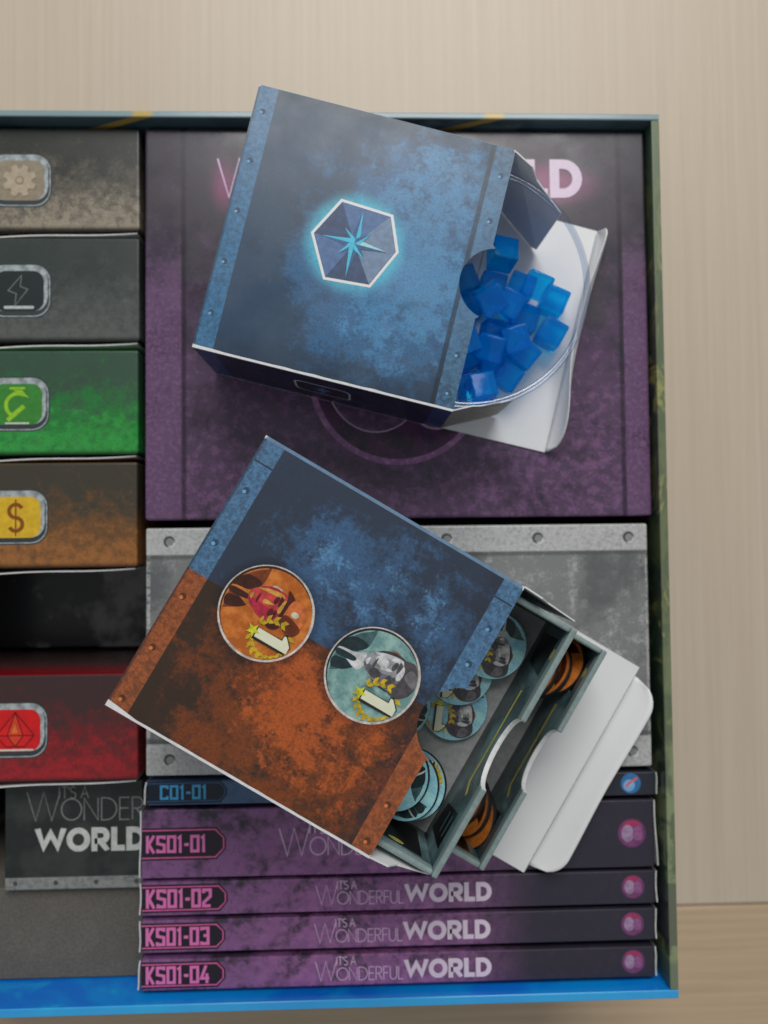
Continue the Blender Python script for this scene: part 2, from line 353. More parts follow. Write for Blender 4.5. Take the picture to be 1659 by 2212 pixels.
# ------------------------------------------------------------------ large purple box
pb = thing('expansion_box', 'large purple box with a round mask emblem, lying under the blue compass box', 'card box', (13.6, 73.0, 2.6))
PX, PY, PZ = 85.8, 66.7, 87.4
pmat = pm('purple_print', (58, 53, 62), [
    ((80, 62, 84), lambda g: g.mul(g.sm(g.add(g.noise(.07, 13, .74), g.mul(g.noise(.45, 9, .75), .5), g.lin(1, 60, -40, -.40, -.14)), .40, .62), .9)),
    ((114, 82, 116), lambda g: g.mul(g.sm(g.add(g.noise(.3, 11, .76, (4, 4, 0)), g.mul(g.noise(1.2, 6, .75), .4), g.lin(1, 50, -50, -.34, -.13)), .52, .68), .75)),
    ((42, 38, 46), lambda g: g.mul(g.sm(g.noise(.05, 12, .76, (9, 3, 0)), .48, .66), .7)),
    ((90, 68, 94), lambda g: g.mul(g.add(g.box(-90, -73.4, -80, 80, .25), g.box(77.2, 90, -80, 80, .25)), g.sm(g.add(g.noise(.06, 10, .72), g.mul(g.noise(.6, 7, .75), .4), g.lin(1, 50, 5, -.45, -.08)), .36, .62))),
    ((120, 88, 122), lambda g: g.mul(g.mul(g.add(g.box(-90, -73.4, -80, 80, .25), g.box(77.2, 90, -80, 80, .25)), g.lin(1, 40, -10)), g.sm(g.noise(.7, 9, .76, (2, 0, 0)), .46, .64, 0, .7))),
    ((30, 26, 34), lambda g: g.mul(g.add(g.box(-73.6, -72.0, -80, 80, .5), g.box(75.6, 77.2, -80, 80, .5)), .65)),
    ((196, 92, 150), lambda g: g.mul(g.add(g.blob(-59, 47, 0, 8, .8, 1.5), g.blob(46, 47.5, 4, 12, 2.4, .85)), .28))], .36)
rbox('body', -PX, PX, -PY, PY, 0, PZ, [pmat], pb, .9, 3)
LT = flat('ink_pale_pink', (224, 180, 206), .4, var=.03); LTH = flat('ink_pink_line', (216, 168, 204), .4, var=.03)
i = Ink(PZ + .03); title(i, -61.2, 43.0, title_cap(125.4), LTH, LT); i.build('title_lettering', pb)
RNG = pm('ink_ring_purple', (126, 84, 124), [((164, 118, 158), lambda g: g.sm(g.noise(.5, 8, .7), .45, .65))], .36); DSK = pm('ink_disc_purple', (72, 40, 70), [((44, 34, 50), lambda g: g.sm(g.noise(.09, 6, .6), .45, .6)), ((106, 62, 104), lambda g: g.sm(g.noise(.4, 8, .7), .55, .7))], .36)
MSK = pm('ink_mask', (74, 52, 76), [((104, 80, 106), lambda g: g.sm(g.noise(.3, 6, .6), .4, .7))], .36); MLN = flat('ink_mask_line', (176, 150, 176), .4)
i = Ink(PZ + .03); ex, ey = -.6, -18.6
i.poly(arc(ex, ey, 30.2, 0, 356, 72), RNG); i.poly(arc(ex, ey, 28.2, 0, 356, 72), DSK)
i.poly(arc(ex - 7.5, ey + 1, 17, 0, 350, 40, 20), MSK); i.poly(arc(ex + 13, ey - 1, 12, 0, 350, 36, 17), MSK)
i.stroke(arc(ex - 7.5, ey + 1, 17, 0, 352, 40, 20), .4, MLN, True); i.stroke(arc(ex + 13, ey - 1, 12, 0, 352, 36, 17), .4, MLN, True)
i.build('mask_emblem', pb)

# ------------------------------------------------------------------ grey metal-look box
gb = thing('expansion_box', 'grey box printed like riveted metal plate, under the two-tone box', 'card box', (12.8, -37.4, 2.6))
metal = pm('grey_plate_print', (112, 113, 113), [((160, 160, 159), lambda g: g.mul(g.sm(g.add(g.noise(.16, 12, .76), g.mul(g.noise(1.1, 7, .76), .5)), .74, .92), .8)), ((82, 83, 84), lambda g: g.mul(g.sm(g.noise(.05, 5, .6), .42, .62), .8)),
   ((168, 168, 167), lambda g: g.mul(g.add(g.box(-90, 90, 32.0, 42, .15), g.box(-90, 90, -42, -30.5, .15)), g.sm(g.noise(.9, 8, .75), .3, .6, .35, 1))), ((176, 176, 175), lambda g: g.mul(g.add(g.box(-86, -83.2, -42, 42, .2), g.box(83.6, 86, -42, 42, .2)), g.sm(g.noise(.6, 6, .7), .42, .52, 0, .6))),
   ((66, 66, 66), lambda g: g.mul(g.add(g.box(-90, 90, 30.6, 32.0, .5), g.box(-90, 90, -30.5, -28.8, .5)), .6))], .4)
rbox('body', -84.7, 84.7, -41, 41, 0, 87.4, [metal], gb, .7, 3)
RVD = flat('ink_rivet_dark', (72, 72, 72), .4); RVL = flat('ink_rivet_light', (188, 188, 187), .4)
for y in (36.2, -36.0):
    for k in range(6):
        x = -76.6 + 31.0 * k; q = Ink(87.43)
        q.poly(arc(x - .3, y + .3, 1.9, 0, 350, 20), RVD); q.poly(arc(x + .35, y - .45, 1.25, 0, 350, 18), RVL); q.poly(arc(x - .1, y + .1, 1.3, 0, 350, 18), flat('ink_rivet', (128, 128, 127), .4)); q.build('rivet', gb)

# ------------------------------------------------------------------ campaign boxes standing on their long side, spines up
PINK = flat('ink_pink', (236, 104, 160), .4, var=.03); PINKL = flat('ink_pink_frame', (214, 88, 140), .4); TAGD = flat('ink_tag_dark', (38, 32, 42), .4); BLU = flat('ink_blue', (62, 150, 210), .4); TAGB = flat('ink_tag_navy', (26, 34, 48), .4); BLUL = flat('ink_blue_frame', (46, 76, 110), .4)
E1 = flat('ink_emblem_glow', (92, 56, 92), .4); E2 = flat('ink_emblem', (122, 66, 112), .4, var=.25); E3 = flat('ink_emblem_mask', (150, 126, 154), .4, var=.25); E4 = flat('ink_emblem_red', (150, 52, 84), .4); E5 = flat('ink_emblem_line', (138, 106, 142), .4)
def spine(code, label, y0, y1, x0, x1, blue=False, tcap=title_cap(58.6), tx=-16.0, er=3.5, ex=90.0, tagh=.72, tagw=27.5, lh=.56, flR=0.0, flL=0.0, dy=0):
    yc = (y0 + y1) / 2; wd = y1 - y0; L = (x1 - x0) / 2; xc = (x0 + x1) / 2
    t = thing('campaign_box', label, 'card box', (xc, yc, 2.6), 0, None if blue else 'purple campaign boxes with coded spines')
    s = sum(map(ord, code))
    if blue: mt = pm('spine_blue', (44, 46, 54), [((66, 92, 124), lambda g: g.mul(g.lin(0, 0, -40), g.sm(g.noise(.2, 8, .7), .3, .6, .5, 1)))], .42)
    else: mt = pm('spine_purple_' + code.replace('-', '_').lower(), (48, 45, 54), [((118, 80, 122), lambda g: g.mul(g.lin(0, 52, -10), g.sm(g.add(g.noise(.12, 8, .66, (s, 0, 0)), g.lin(1, 6, -6, -.04, .05)), .36, .56))), ((150, 98, 146), lambda g: g.mul(g.mul(g.lin(0, 44, 5), g.lin(0, -70, -20)), g.sm(g.noise(.3, 9, .7, (0, s, 0)), .36, .66, 0, .9))),
          ((62, 52, 68), lambda g: g.mul(g.sm(g.noise(.35, 10, .75, (s, s, 0)), .52, .68), .6))], .42)
    rbox('body', -L, L, -wd / 2, wd / 2, 0, 87.4, [mt], t, .5, 2)
    th = wd * tagh; tl = -L + .15; tr = tl + tagw; i = Ink(87.43); ch = th * .30
    pent = lambda d: [(tl, -th / 2 + d + dy), (tr - ch - d * .5, -th / 2 + d + dy), (tr - d, -ch * .6 + dy), (tr - d, ch * .6 + dy), (tr - ch - d * .5, th / 2 - d + dy), (tl, th / 2 - d + dy)]
    i.poly(pent(-.55), TAGD if not blue else TAGB); i.poly(pent(0), PINKL if not blue else BLUL); i.poly(pent(.45), TAGD if not blue else TAGB)
    tg = i.build('code_tag', t); j = Ink(i.z + .02); h = wd * lh if wd < 15 else 5.7
    n = len(code); write(j, code, tl + (1.4 if not blue else 4.0), -h / 2 + dy, h, h * .165, PINK if not blue else BLU, 'tech', (tagw - (5.6 if not blue else 8.4)) / (h * (4.2 if not blue else 3.5)), 0); j.build('code_lettering', tg)
    if not blue:
        i = Ink(87.43); title(i, tx - xc, -tcap * .52 + dy, tcap, LTH, LT); i.build('title_lettering', t)
    i = Ink(87.43); cx, cy = ex - xc, .2
    if blue:
        i.poly(arc(cx, cy, 3.4, 0, 350, 28), IK('ink_world', (52, 104, 150))); i.poly(arc(cx - .6, cy - .7, 2.0, 0, 350, 18), IK('ink_world_light', (112, 156, 196))); i.stroke([(cx - 1.8, cy - 1.2), (cx - .6, cy), (cx + 2.3, cy + 1.8)], .8, IK('ink_swoosh', (188, 96, 98)))
    else:
        i.poly(arc(cx, cy, er * 1.12, 0, 350, 32), E1); i.poly(arc(cx, cy, er, 0, 350, 32), E2); i.poly(arc(cx, cy, er, 35, 145, 12), E4)
        i.poly(arc(cx - er * .32, cy - er * .02, er * .5, 0, 345, 20, er * .66), E3); i.poly(arc(cx + er * .44, cy - er * .02, er * .40, 0, 345, 18, er * .55), IK('ink_emblem_second_mask', (132, 84, 126)))
        for mx, k, q in ((-.34, 1.0, E5), (.46, .8, E2)):
            for e in (-.22, .2): i.poly(arc(cx + er * (mx + e * k), cy + er * .12, er * .12, 0, 330, 8, er * .05), q)
            i.stroke([(cx + er * (mx - .1), cy - er * .34), (cx + er * (mx + .14), cy - er * .30)], er * .06, q)
    i.build('emblem', t)
    # end flaps, white card edges standing a little open
    for sd, amt in ((-1, flL), (1, flR)):
        vs = []; fs = []; n = 8
        for k in range(n + 1):
            f = k / n; y = -wd / 2 + .3 + (wd - .6) * f; o = .12 + amt * (1 - f) + .18 * math.sin(f * 5 + s)
            o = max(.08, o); x = sd * (L + o); vs += [(x, y, 87.2), (x + sd * .5, y, 87.0), (x + sd * .4, y, 60), (x - sd * .06 if o > .3 else x, y, 60)]
        for k in range(n):
            a = k * 4; q = [(a, a + 1, a + 5, a + 4), (a + 1, a + 2, a + 6, a + 5), (a + 3, a, a + 4, a + 7)]
            fs += q if sd < 0 else [z[::-1] for z in q]
        pydata('end_flap', vs, fs, [WHITEB], t)
    return t
spine('C01-01', 'thin dark blue campaign box with spine code C01-01', -88.0, -80.1, -71.4, 98.4, blue=True, tagh=.80, tagw=25.5, lh=.60, flL=.9, flR=.3, dy=.3)
spine('KS01-01', 'thick purple campaign box with spine code KS01-01', -111.8, -89.4, -73.3, 97.6, tcap=title_cap(84.0), tx=-28.0, er=4.3, tagh=.42, tagw=27.0, flL=.2, flR=.7)
spine('KS01-02', 'thin purple campaign box with spine code KS01-02', -123.9, -112.9, -73.3, 97.6, flL=.2, flR=.2, dy=.1)
spine('KS01-03', 'thin purple campaign box with spine code KS01-03', -135.9, -125.3, -73.4, 97.2, tx=-16.6, ex=89.6, tagw=26.8, flL=.3, flR=.2)
spine('KS01-04', 'thin purple campaign box with spine code KS01-04 against the blue wall', -148.1, -137.9, -73.4, 96.8, tx=-16.4, ex=89.6, tagw=26.8, flL=.9, flR=.4)

# ------------------------------------------------------------------ well beside the spines: grey board block and a black deck box on it
kg = G('grey_board'); c = kg.mix(kg.sm(kg.noise(1.2, 6, .7), .3, .7), alb((84, 81, 76)), alb((104, 100, 93))); c = kg.mix(kg.sm(kg.noise(.03, 4, .5), .35, .65, 0, .4), c, alb((72, 69, 64)))
tag(rbox('card_insert', -157, -74.9, -149.2, -118.6, 2.6, 79.0, [kg.done(c, .85, .3, kg.noise(1.5, 5, .7), .3, .0001)], None, .4), 'plain grey brown cardboard insert between the black deck box and the blue wall', 'insert')
dk = thing('deck_box', 'black deck box with white lettering sunk between the red box and the grey cardboard insert', 'card box', (-115.8, -101.5, 78.0))
dmat = pm('deck_print', (38, 41, 40), [((50, 54, 52), lambda g: g.sm(g.noise(.08, 6, .6), .45, .65)), ((122, 124, 121), lambda g: g.mul(g.box(-60, 60, -20, -12.4, .15), g.sm(g.noise(.6, 8, .7), .3, .6, .5, 1)))], .4)
rbox('body', -5.6, 40.6, -16.6, 19.6, -75.3, 4.0, [dmat], dk, .4, 2)
i = Ink(4.03); mg = flat('ink_grey', (112, 114, 112), .45); mw = flat('ink_white', (176, 178, 174), .45)
write(i, 'WONDERFUL', 1.8, 6.4, 7.4, .42, mg, 'thin', .95, .2, first=1.32); write(i, "IT'S A", 12.6, 13.9, 3.9, .42, mg, 'thin', .9, .2); write(i, 'WORLD', 4.6, -4.0, 8.0, 2.0, mw, 'bold', .98, .2); i.build('title_lettering', dk)
for k in range(4):
    q = Ink(4.03); q.poly(arc(-2 + 13.5 * k, -14.3, .8, 0, 340, 12), flat('ink_deck_rivet', (66, 68, 67), .4)); q.build('rivet', dk)

# ------------------------------------------------------------------ shared sleeve builder
U, V = 78.0, 80.0
def notched_top():
    return [(0, 0), (U, 0), (U, -29.2)] + arc(81.5, -40.5, 10.8, 104, 256, 22)[0:] + [(U, -51.6), (U, -V), (0, -V)]
def edge_strip(t, name, pts, wds, z, mat):
    vs = []; fs = []
    for (x, y), wv in zip(pts, wds): vs += [(x, y + wv, z), (x, y - .12, z + .02), (x, y - .14, z - .7)]
    for k in range(len(pts) - 1):
        a = k * 3; fs += [(a, a + 1, a + 4, a + 3), (a + 1, a + 2, a + 5, a + 4)]
    return pydata(name, vs, fs, [mat], t)
RX = lambda a: Matrix.Rotation(math.radians(a), 4, 'X')
RY = lambda a: Matrix.Rotation(math.radians(a), 4, 'Y')
RZ = lambda a: Matrix.Rotation(math.radians(a), 4, 'Z')
T = lambda *p: Matrix.Translation(p)
def sleeve(t, H, topm, frontm, backm, leftm):
    """open sleeve U x V x H; x = slide direction, y = -v"""
    slab('top_panel', notched_top(), .45, [topm, INNER, WHITEB], t, T(0, 0, H))
    slab('bottom_panel', [(0, 0), (U, 0), (U, -V), (0, -V)], .45, [INNER, BLACKC, WHITEB], t, T(0, 0, .5))
    slab('front_panel', [(0, .5), (U, .5), (U, H - .47), (0, H - .47)], .45, [frontm, INNER, WHITEB], t, T(0, -V, 0) @ RX(90))
    slab('back_panel', [(-U, .5), (0, .5), (0, H - .47), (-U, H - .47)], .45, [backm, INNER, WHITEB], t, T(0, 0, 0) @ RZ(180) @ RX(90))
    slab('end_panel', [(0, .5), (V - .96, .5), (V - .96, H - .47), (0, H - .47)], .45, [leftm, INNER, WHITEB], t, T(0, -.48, 0) @ RZ(-90) @ RX(90))
def dust_flap(t, x, y, H, ln, ang, side, z1, om=None, twist=0.0):
    """vertical flap hinged at the sleeve mouth, swung by ang"""
    pts = [(0, .8), (0, H - .3), (ln * .30, H - .3), (ln * .45, H - 4.0), (ln * .98, z1 + 1), (ln, z1), (ln, 2.5), (ln * .9, .8)]
    m = T(x, y, 0) @ RZ(ang) @ RX(90)
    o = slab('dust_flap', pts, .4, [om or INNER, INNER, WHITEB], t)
    for v in o.data.vertices: v.co.z -= v.co.y * math.sin(math.radians(twist) * min(1, v.co.x / MM / ln))
    o.data.transform(Matrix.Scale(MM, 4) @ (m if side < 0 else m @ T(0, 0, .2)) @ Matrix.Scale(1 / MM, 4))

def blue_grit(g, fx, blobs, sc=.13, a=.50, b=.60):
    bias = None
    for q in blobs:
        v = g.mul(g.blob(*q[:4], *q[5:]), q[4]); bias = v if bias is None else g.add(bias, v)
    big = g.noise(sc, 13, .70, (fx, fx, 0), (1, 1, 1), .25); fine = g.noise(sc * 5.5, 9, .74, (fx, 3, 0)); wide = g.noise(.035, 3, .5, (fx, 8, 0))
    n = g.add(big, g.mul(fine, .55), g.mul(wide, .25), bias, -.66)
    return g.mul(g.sm(n, a - .03, b + .01), g.sm(g.noise(1.5, 5, .75, (1, fx, 0)), .30, .58, .30, 1))

# ------------------------------------------------------------------ blue compass box
TH1 = math.radians(-14.3)
bb = thing('token_box', 'blue open box with a glowing compass star hexagon, lying on the large purple box', 'card box', (-28.67, 133.23, 90.05), TH1)
H1 = 36.0
btop = pm('blue_top_print', (50, 68, 88), [
    ((58, 98, 136), lambda g: g.mul(blue_grit(g, 3, [(56, -28, 14, 54, .36, 1, 1), (50, -60, 10, 44, .34), (22, -46, 2, 16, .16), (20, -18, 1, 8, .16)], .12, .44, .66), .9)),
    ((76, 130, 170), lambda g: g.mul(blue_grit(g, 31, [(60, -24, 10, 42, .38, 1, 1.1), (54, -60, 6, 36, .30), (21, -47, 1, 8, .12), (20, -18, 1, 5, .14)], .2, .50, .66), .8)),
    ((40, 48, 62), lambda g: g.mul(g.sm(g.noise(.06, 10, .75, (5, 5, 0)), .5, .7), .5)),
    ((34, 46, 60), lambda g: g.mul(g.add(g.lin(1, -70, -79.5), g.lin(1, -6, -.5)), .55)),
    ((74, 176, 206), lambda g: g.mul(g.blob(38.4, -39.0, 10.5, 16.8), g.sm(g.noise(.8, 6, .7), .25, .6, .45, .9))),
    ((36, 44, 52), lambda g: g.mul(g.box(70.8, 72.3, -90, 10, .25), .75)),
    ((66, 112, 148), lambda g: g.mul(g.box(-1, 6.0, -90, 10, .08), g.sm(g.noise(.7, 9, .78), .38, .62, .35, 1))),
    ((74, 110, 138), lambda g: g.mul(g.box(72.3, 80, -90, 10, .08), g.sm(g.noise(.7, 9, .78), .40, .62, .2, .9))),
    ((30, 40, 50), lambda g: g.mul(g.lin(0, .9, .3), .6)),
    ((60, 74, 90), lambda g: g.mul(g.box(-1, 80, -90, 10, .08), g.sm(g.noise(2.2, 4, .7), .56, .66, 0, .4)))], .40)
bside = pm('blue_side_print', (22, 28, 44), [((30, 44, 74), lambda g: g.sm(g.noise(.2, 8, .7), .45, .65)), ((36, 60, 98), lambda g: g.mul(g.add(g.box(-1, 6, -90, 90), g.box(72.3, 80, -90, 90)), .8))], .42)
sleeve(bb, H1, btop, bside, bside, bside)
edge_strip(bb, 'worn_edge', [(78 * k / 26, -V) for k in range(27)], [.55 + .30 * random.random() * (k % 3 == 0) + (.2 if k < 3 else 0) for k in range(27)], H1 + .03, WHITEB)
edge_strip(bb, 'worn_edge', [(78 * k / 10, .14) for k in range(11)], [-.05] * 11, H1 + .02, flat('pale_blue_edge', (136, 170, 190), .5))
def worn_corners(t, H, mat):
    for cx_, cy_, dx, dy in ((0, 0, 1, -1), (0, -V, 1, 1), (U, 0, -1, -1), (U, -V, -1, 1)):
        i = Ink(H + .045); i.poly([(cx_, cy_), (cx_ + dx * (.5 + .5 * random.random()), cy_ + dy * .08), (cx_ + dx * .42, cy_ + dy * .38), (cx_ + dx * .08, cy_ + dy * (.6 + .7 * random.random()))], mat); i.build('worn_corner', t)
worn_corners(bb, H1, WHITEB)
HEXW = flat('ink_hex_white', (204, 220, 222), .4, var=.02); HEXG = flat('ink_hex_dark', (52, 72, 104), .4, var=.2); HEXL = flat('ink_hex_mid', (74, 102, 144), .4, var=.15); HEXP = flat('ink_hex_pale', (104, 124, 150), .4, var=.15)
S1 = flat('ink_star_cyan', (62, 170, 206), .4); S2 = flat('ink_star_deep', (44, 84, 128), .4); S3 = flat('ink_star_pale', (150, 196, 212), .4)
hx = [(31.5, -27.0), (47.4, -27.9), (51.6, -38.4), (45.9, -50.6), (32.0, -51.6), (25.2, -38.9)]; hc = (38.4, -39.1)
def hs(k): return [(hc[0] + (x - hc[0]) * k, hc[1] + (y - hc[1]) * k) for x, y in hx]
i = Ink(H1 + .04); i.poly(hs(1.0), HEXW); i.poly(hs(.93), HEXG); q = hs(.92)
for a, b, m in ((0, 1, HEXL), (1, 2, HEXP), (2, 3, HEXP), (4, 5, HEXL)): i.poly([hc, q[a], q[b]], m)
he = i.build('hexagon_emblem', bb)
i = Ink(i.z + .02)
for k in range(8):
    a = math.radians(90 + 45 * k - 1); r = (10.4 if k % 2 == 0 else 5.8) * (1.0 if k not in (2, 6) else .96); s = 1.9 if k % 2 == 0 else 1.6
    tip = (hc[0] + r * math.cos(a), hc[1] + r * math.sin(a))
    for sg in (1, -1):
        b = a + sg * math.radians(45 if k % 2 == 0 else 40); e = (hc[0] + s * math.cos(b), hc[1] + s * math.sin(b))
        m = (S1 if sg < 0 else S2) if k != 6 else (S3 if sg > 0 else S2)
        i.poly([hc, tip, e], m, .006)
i.build('compass_star', he)
for col_x, vs_ in ((2.9, (7.5, 22.6, 37.9, 53.3, 68.9)), (75.4, (8.6, 22.5, 63.5, 75.0))):
    for v in vs_:
        i = Ink(H1 + .04); i.poly(arc(col_x, -v, .85, 0, 345, 14), flat('ink_rivet_blue_dark', (48, 70, 92), .4)); i.poly(arc(col_x - .35, -v - .4, .45, 0, 340, 10), flat('ink_rivet_blue_light', (104, 152, 186), .4)); i.build('rivet', bb)
i = Ink(.03); i.poly(rrect(-9, 9, -7, 7, 3), flat('ink_side_frame', (190, 192, 196), .3)); i.poly(rrect(-8.4, 8.4, -6.5, 6.2, 2.7), flat('ink_side_dark', (22, 26, 36), .3))
for k in range(8):
    a = math.radians(45 * k); r = 4.4 if k % 2 == 0 else 2.2; i.poly([(r * math.cos(a), r * math.sin(a)), (.7 * math.cos(a + .8), .7 * math.sin(a + .8)), (.7 * math.cos(a - .8), .7 * math.sin(a - .8))], flat('ink_side_star', (74, 128, 196), .4))
i.build('side_badge', bb, T(38, -V - .02, 18) @ RX(90))
dust_flap(bb, 78, -.3, H1, 21.5, -37, -1, 27, flat('flap_pale_inside', (226, 228, 236), .5, var=.03), 5)
dust_flap(bb, 78, -V + .3, H1, 19.5, 27, 1, 28, flat('flap_shade_grey', (124, 119, 112), .5))  # outer side of the front flap: shade put into the card colour
def closing_flap(t, x0, ln, tab, tiltf, rr, v0, z=.3):
    """white closing panel lying out of the mouth with a rounded tuck tab bent up at its end"""
    slab('closing_flap', [(x0, -.4), (x0 + ln, -.7), (x0 + ln, -V + .7), (x0, -V + .4)], .4, [WHITE, BLACKC, WHITEB], t, T(0, 0, z + .2))
    vs = []; fs = []; n = 48; m = 6; W = V - 2 * v0
    for k in range(n + 1):
        f = k / n; v = v0 + W * f; e = min(f, 1 - f) * W; r = rr[0] if f < .5 else rr[1]
        lt = tab if e > r else tab * (.10 + .90 * math.sqrt(max(0, 1 - ((r - e) / r) ** 2)))
        for j in range(m + 1):
            s = lt * j / m; aa = math.radians(tiltf(f)) * min(1, .55 + .5 * j / m); wv = .25 * math.sin(9 * f) * j / m
            vs.append((x0 + ln + .15 + s * math.cos(aa) + wv, -v, z + .2 + s * math.sin(aa)))
    for k in range(n):
        for j in range(m):
            p = k * (m + 1) + j; fs.append((p, p + m + 1, p + m + 2, p + 1)[::-1])
    o = pydata('tuck_tab', vs, fs, [WHITE, WHITEB], t, smooth=True)
    md = o.modifiers.new('card', 'SOLIDIFY'); md.thickness = .4 * MM; md.offset = -1; md.material_offset_rim = 1
closing_flap(bb, 78.3, 36.2, 11.5, lambda f: 96 - 34 * max(0, (f - .55) / .45) ** 1.5 - 14 * max(0, (.3 - f) / .3), (7, 20), 1.0)

# clear plastic bowl
g = G('clear_plastic'); nt = g.t; out = [n for n in g.n if n.type == 'OUTPUT_MATERIAL'][0]
tr = g.n.new('ShaderNodeBsdfTransparent'); tr.inputs[0].default_value = (.978, .984, .997, 1)
gl = g.n.new('ShaderNodeBsdfGlossy'); gl.inputs['Roughness'].default_value = .06; gl.inputs[0].default_value = (.9, .95, 1, 1)
lw = g.n.new('ShaderNodeLayerWeight'); lw.inputs[0].default_value = .5
fac = g.ma('ADD', g.mul(g.ma('POWER', lw.outputs['Facing'], 5.0), .10), .02)
mx = g.n.new('ShaderNodeMixShader'); g.l.new(fac, mx.inputs[0]); g.l.new(tr.outputs[0], mx.inputs[1]); g.l.new(gl.outputs[0], mx.inputs[2]); g.l.new(mx.outputs[0], out.inputs[0])
CLEAR = g.m
g = G('clear_plastic_rim'); out = [n for n in g.n if n.type == 'OUTPUT_MATERIAL'][0]
tr = g.n.new('ShaderNodeBsdfTransparent'); tr.inputs[0].default_value = (.84, .88, .94, 1); gl = g.n.new('ShaderNodeBsdfGlossy'); gl.inputs['Roughness'].default_value = .05
mx = g.n.new('ShaderNodeMixShader'); mx.inputs[0].default_value = .08; g.l.new(tr.outputs[0], mx.inputs[1]); g.l.new(gl.outputs[0], mx.inputs[2]); g.l.new(mx.outputs[0], out.inputs[0]); CLEARRIM = g.m
def lathe(name, prof, n, mat, parent=None):
    vs = []; fs = []; m = len(prof)
    for k in range(n):
        a = 2 * math.pi * k / n
        for r, z in prof: vs.append((r * math.cos(a), r * math.sin(a), z))
    for k in range(n):
        for j in range(m - 1):
            p = k * m + j; q = ((k + 1) % n) * m + j; fs.append((p, q, q + 1, p + 1))
    return pydata(name, vs, fs, [mat], parent, smooth=True)
BX, BY, BZ = 32.9, 75.2, 91.2
bowl = thing('plastic_bowl', 'shallow clear plastic bowl holding blue cubes, sliding out of the blue box', 'bowl', (BX, BY, BZ))
out_p = [(.01, 0), (23, 0), (26.5, 1.0), (28.6, 3.4), (30.2, 8), (32.4, 17), (35.6, 28.6)]
rim_p = [(36.9, 28.8)]
in_p = [(34.9, 29.6), (31.6, 17), (29.5, 8.2), (28.0, 4.0), (26.2, 1.8), (23, .8), (.01, .8)]
lathe('shell', out_p + rim_p[:1] + [(34.95, 28.9)] + in_p[1:], 96, CLEAR, bowl)
lathe('rim', [(35.7, 29.0), (36.9, 28.9), (37.2, 29.6), (36.9, 30.3), (35.4, 30.4), (35.0, 29.7), (35.7, 29.0)], 96, CLEARRIM, bowl)

# blue cubes
g = G('blue_resin'); b = g.b
b.inputs['Base Color'].default_value = (.01, .72, 1.0, 1); b.inputs['Roughness'].default_value = .03; b.inputs['IOR'].default_value = 1.45
b.inputs['Transmission Weight'].default_value = 1.0
out = [n for n in g.n if n.type == 'OUTPUT_MATERIAL'][0]
tr = g.n.new('ShaderNodeBsdfTransparent'); tr.inputs[0].default_value = (.0, .70, 1.0, 1); mx = g.n.new('ShaderNodeMixShader'); mx.inputs[0].default_value = .34
g.l.new(b.outputs[0], mx.inputs[1]); g.l.new(tr.outputs[0], mx.inputs[2]); tl = g.n.new('ShaderNodeBsdfDiffuse'); tl.inputs[0].default_value = (.0, .34, 1.0, 1); m2 = g.n.new('ShaderNodeMixShader'); m2.inputs[0].default_value = .25
g.l.new(mx.outputs[0], m2.inputs[1]); g.l.new(tl.outputs[0], m2.inputs[2]); g.l.new(m2.outputs[0], out.inputs[0]); RESIN = g.m
bm = bmesh.new(); bmesh.ops.create_cube(bm, size=8.3 * MM); bmesh.ops.bevel(bm, geom=bm.edges[:], offset=.7 * MM, segments=3, profile=.5, affect='EDGES')
for f in bm.faces: f.smooth = f.calc_area() < 1e-5
cube_me = bpy.data.meshes.new('resin_cube'); bm.to_mesh(cube_me); bm.free(); cube_me.materials.append(RESIN)
CUBES = [  # x, y, z, rx, ry, rz
 (46.4, 90.6, 105.2, -18, 10, -8), (44.2, 82.4, 97.6, 4, 0, -14), (34.6, 84.4, 97.2, 0, 6, 20), (41.5, 74.4, 110.6, 24, -14, 28),
 (53.6, 82.0, 97.2, 0, 0, -20), (57.4, 80.2, 105.4, 18, 0, -24), (64.6, 77.6, 97.0, 0, 0, -24), (55.0, 71.8, 97.2, 0, 0, -22),
 (63.6, 66.8, 97.0, 0, 0, -30), (54.2, 59.8, 97.2, 0, 6, -40), (44.6, 66.6, 97.3, 0, 10, -12), (42.4, 60.0, 105.8, 20, -14, -20),
 (48.6, 52.6, 97.2, 8, 6, -34), (38.8, 46.9, 105.6, -12, 8, 10), (43.6, 57.0, 97.3, 0, 0, 5), (34.6, 58.6, 97.3, 0, 4, 30),
 (36.4, 49.4, 97.2, 0, 0, 12), (48.6, 74.6, 103.9, 10, 0, -30), (33.2, 67.6, 97.3, 0, 0, -6), (36.0, 76.0, 97.2, 0, 0, 12), (33.6, 62.0, 105.6, 6, 4, 20), (24.6, 72.6, 97.3, 0, 0, 34), (50.4, 63.6, 103.6, 14, -8, 16), (26.2, 55.0, 97.3, 0, 0, 3)]
for n, (x, y, z, rx, ry, rz) in enumerate(CUBES):
    o = bpy.data.objects.new('resin_cube', cube_me); COL.objects.link(o); o.location = (x * MM, y * MM, z * MM); o.rotation_euler = tuple(math.radians(a) for a in (rx, ry, rz))
    tag(o, {0: 'clear blue cube at the end of the pile beside the back dust flap', 3: 'tilted clear blue cube on top of the pile beside the thumb notch', 13: 'clear blue cube on top of the pile beside the front dust flap', 6: 'clear blue cube reaching furthest towards the bowl wall'}.get(n, 'small clear blue plastic cube piled in the plastic bowl'), 'cube', 'blue cubes in the bowl')

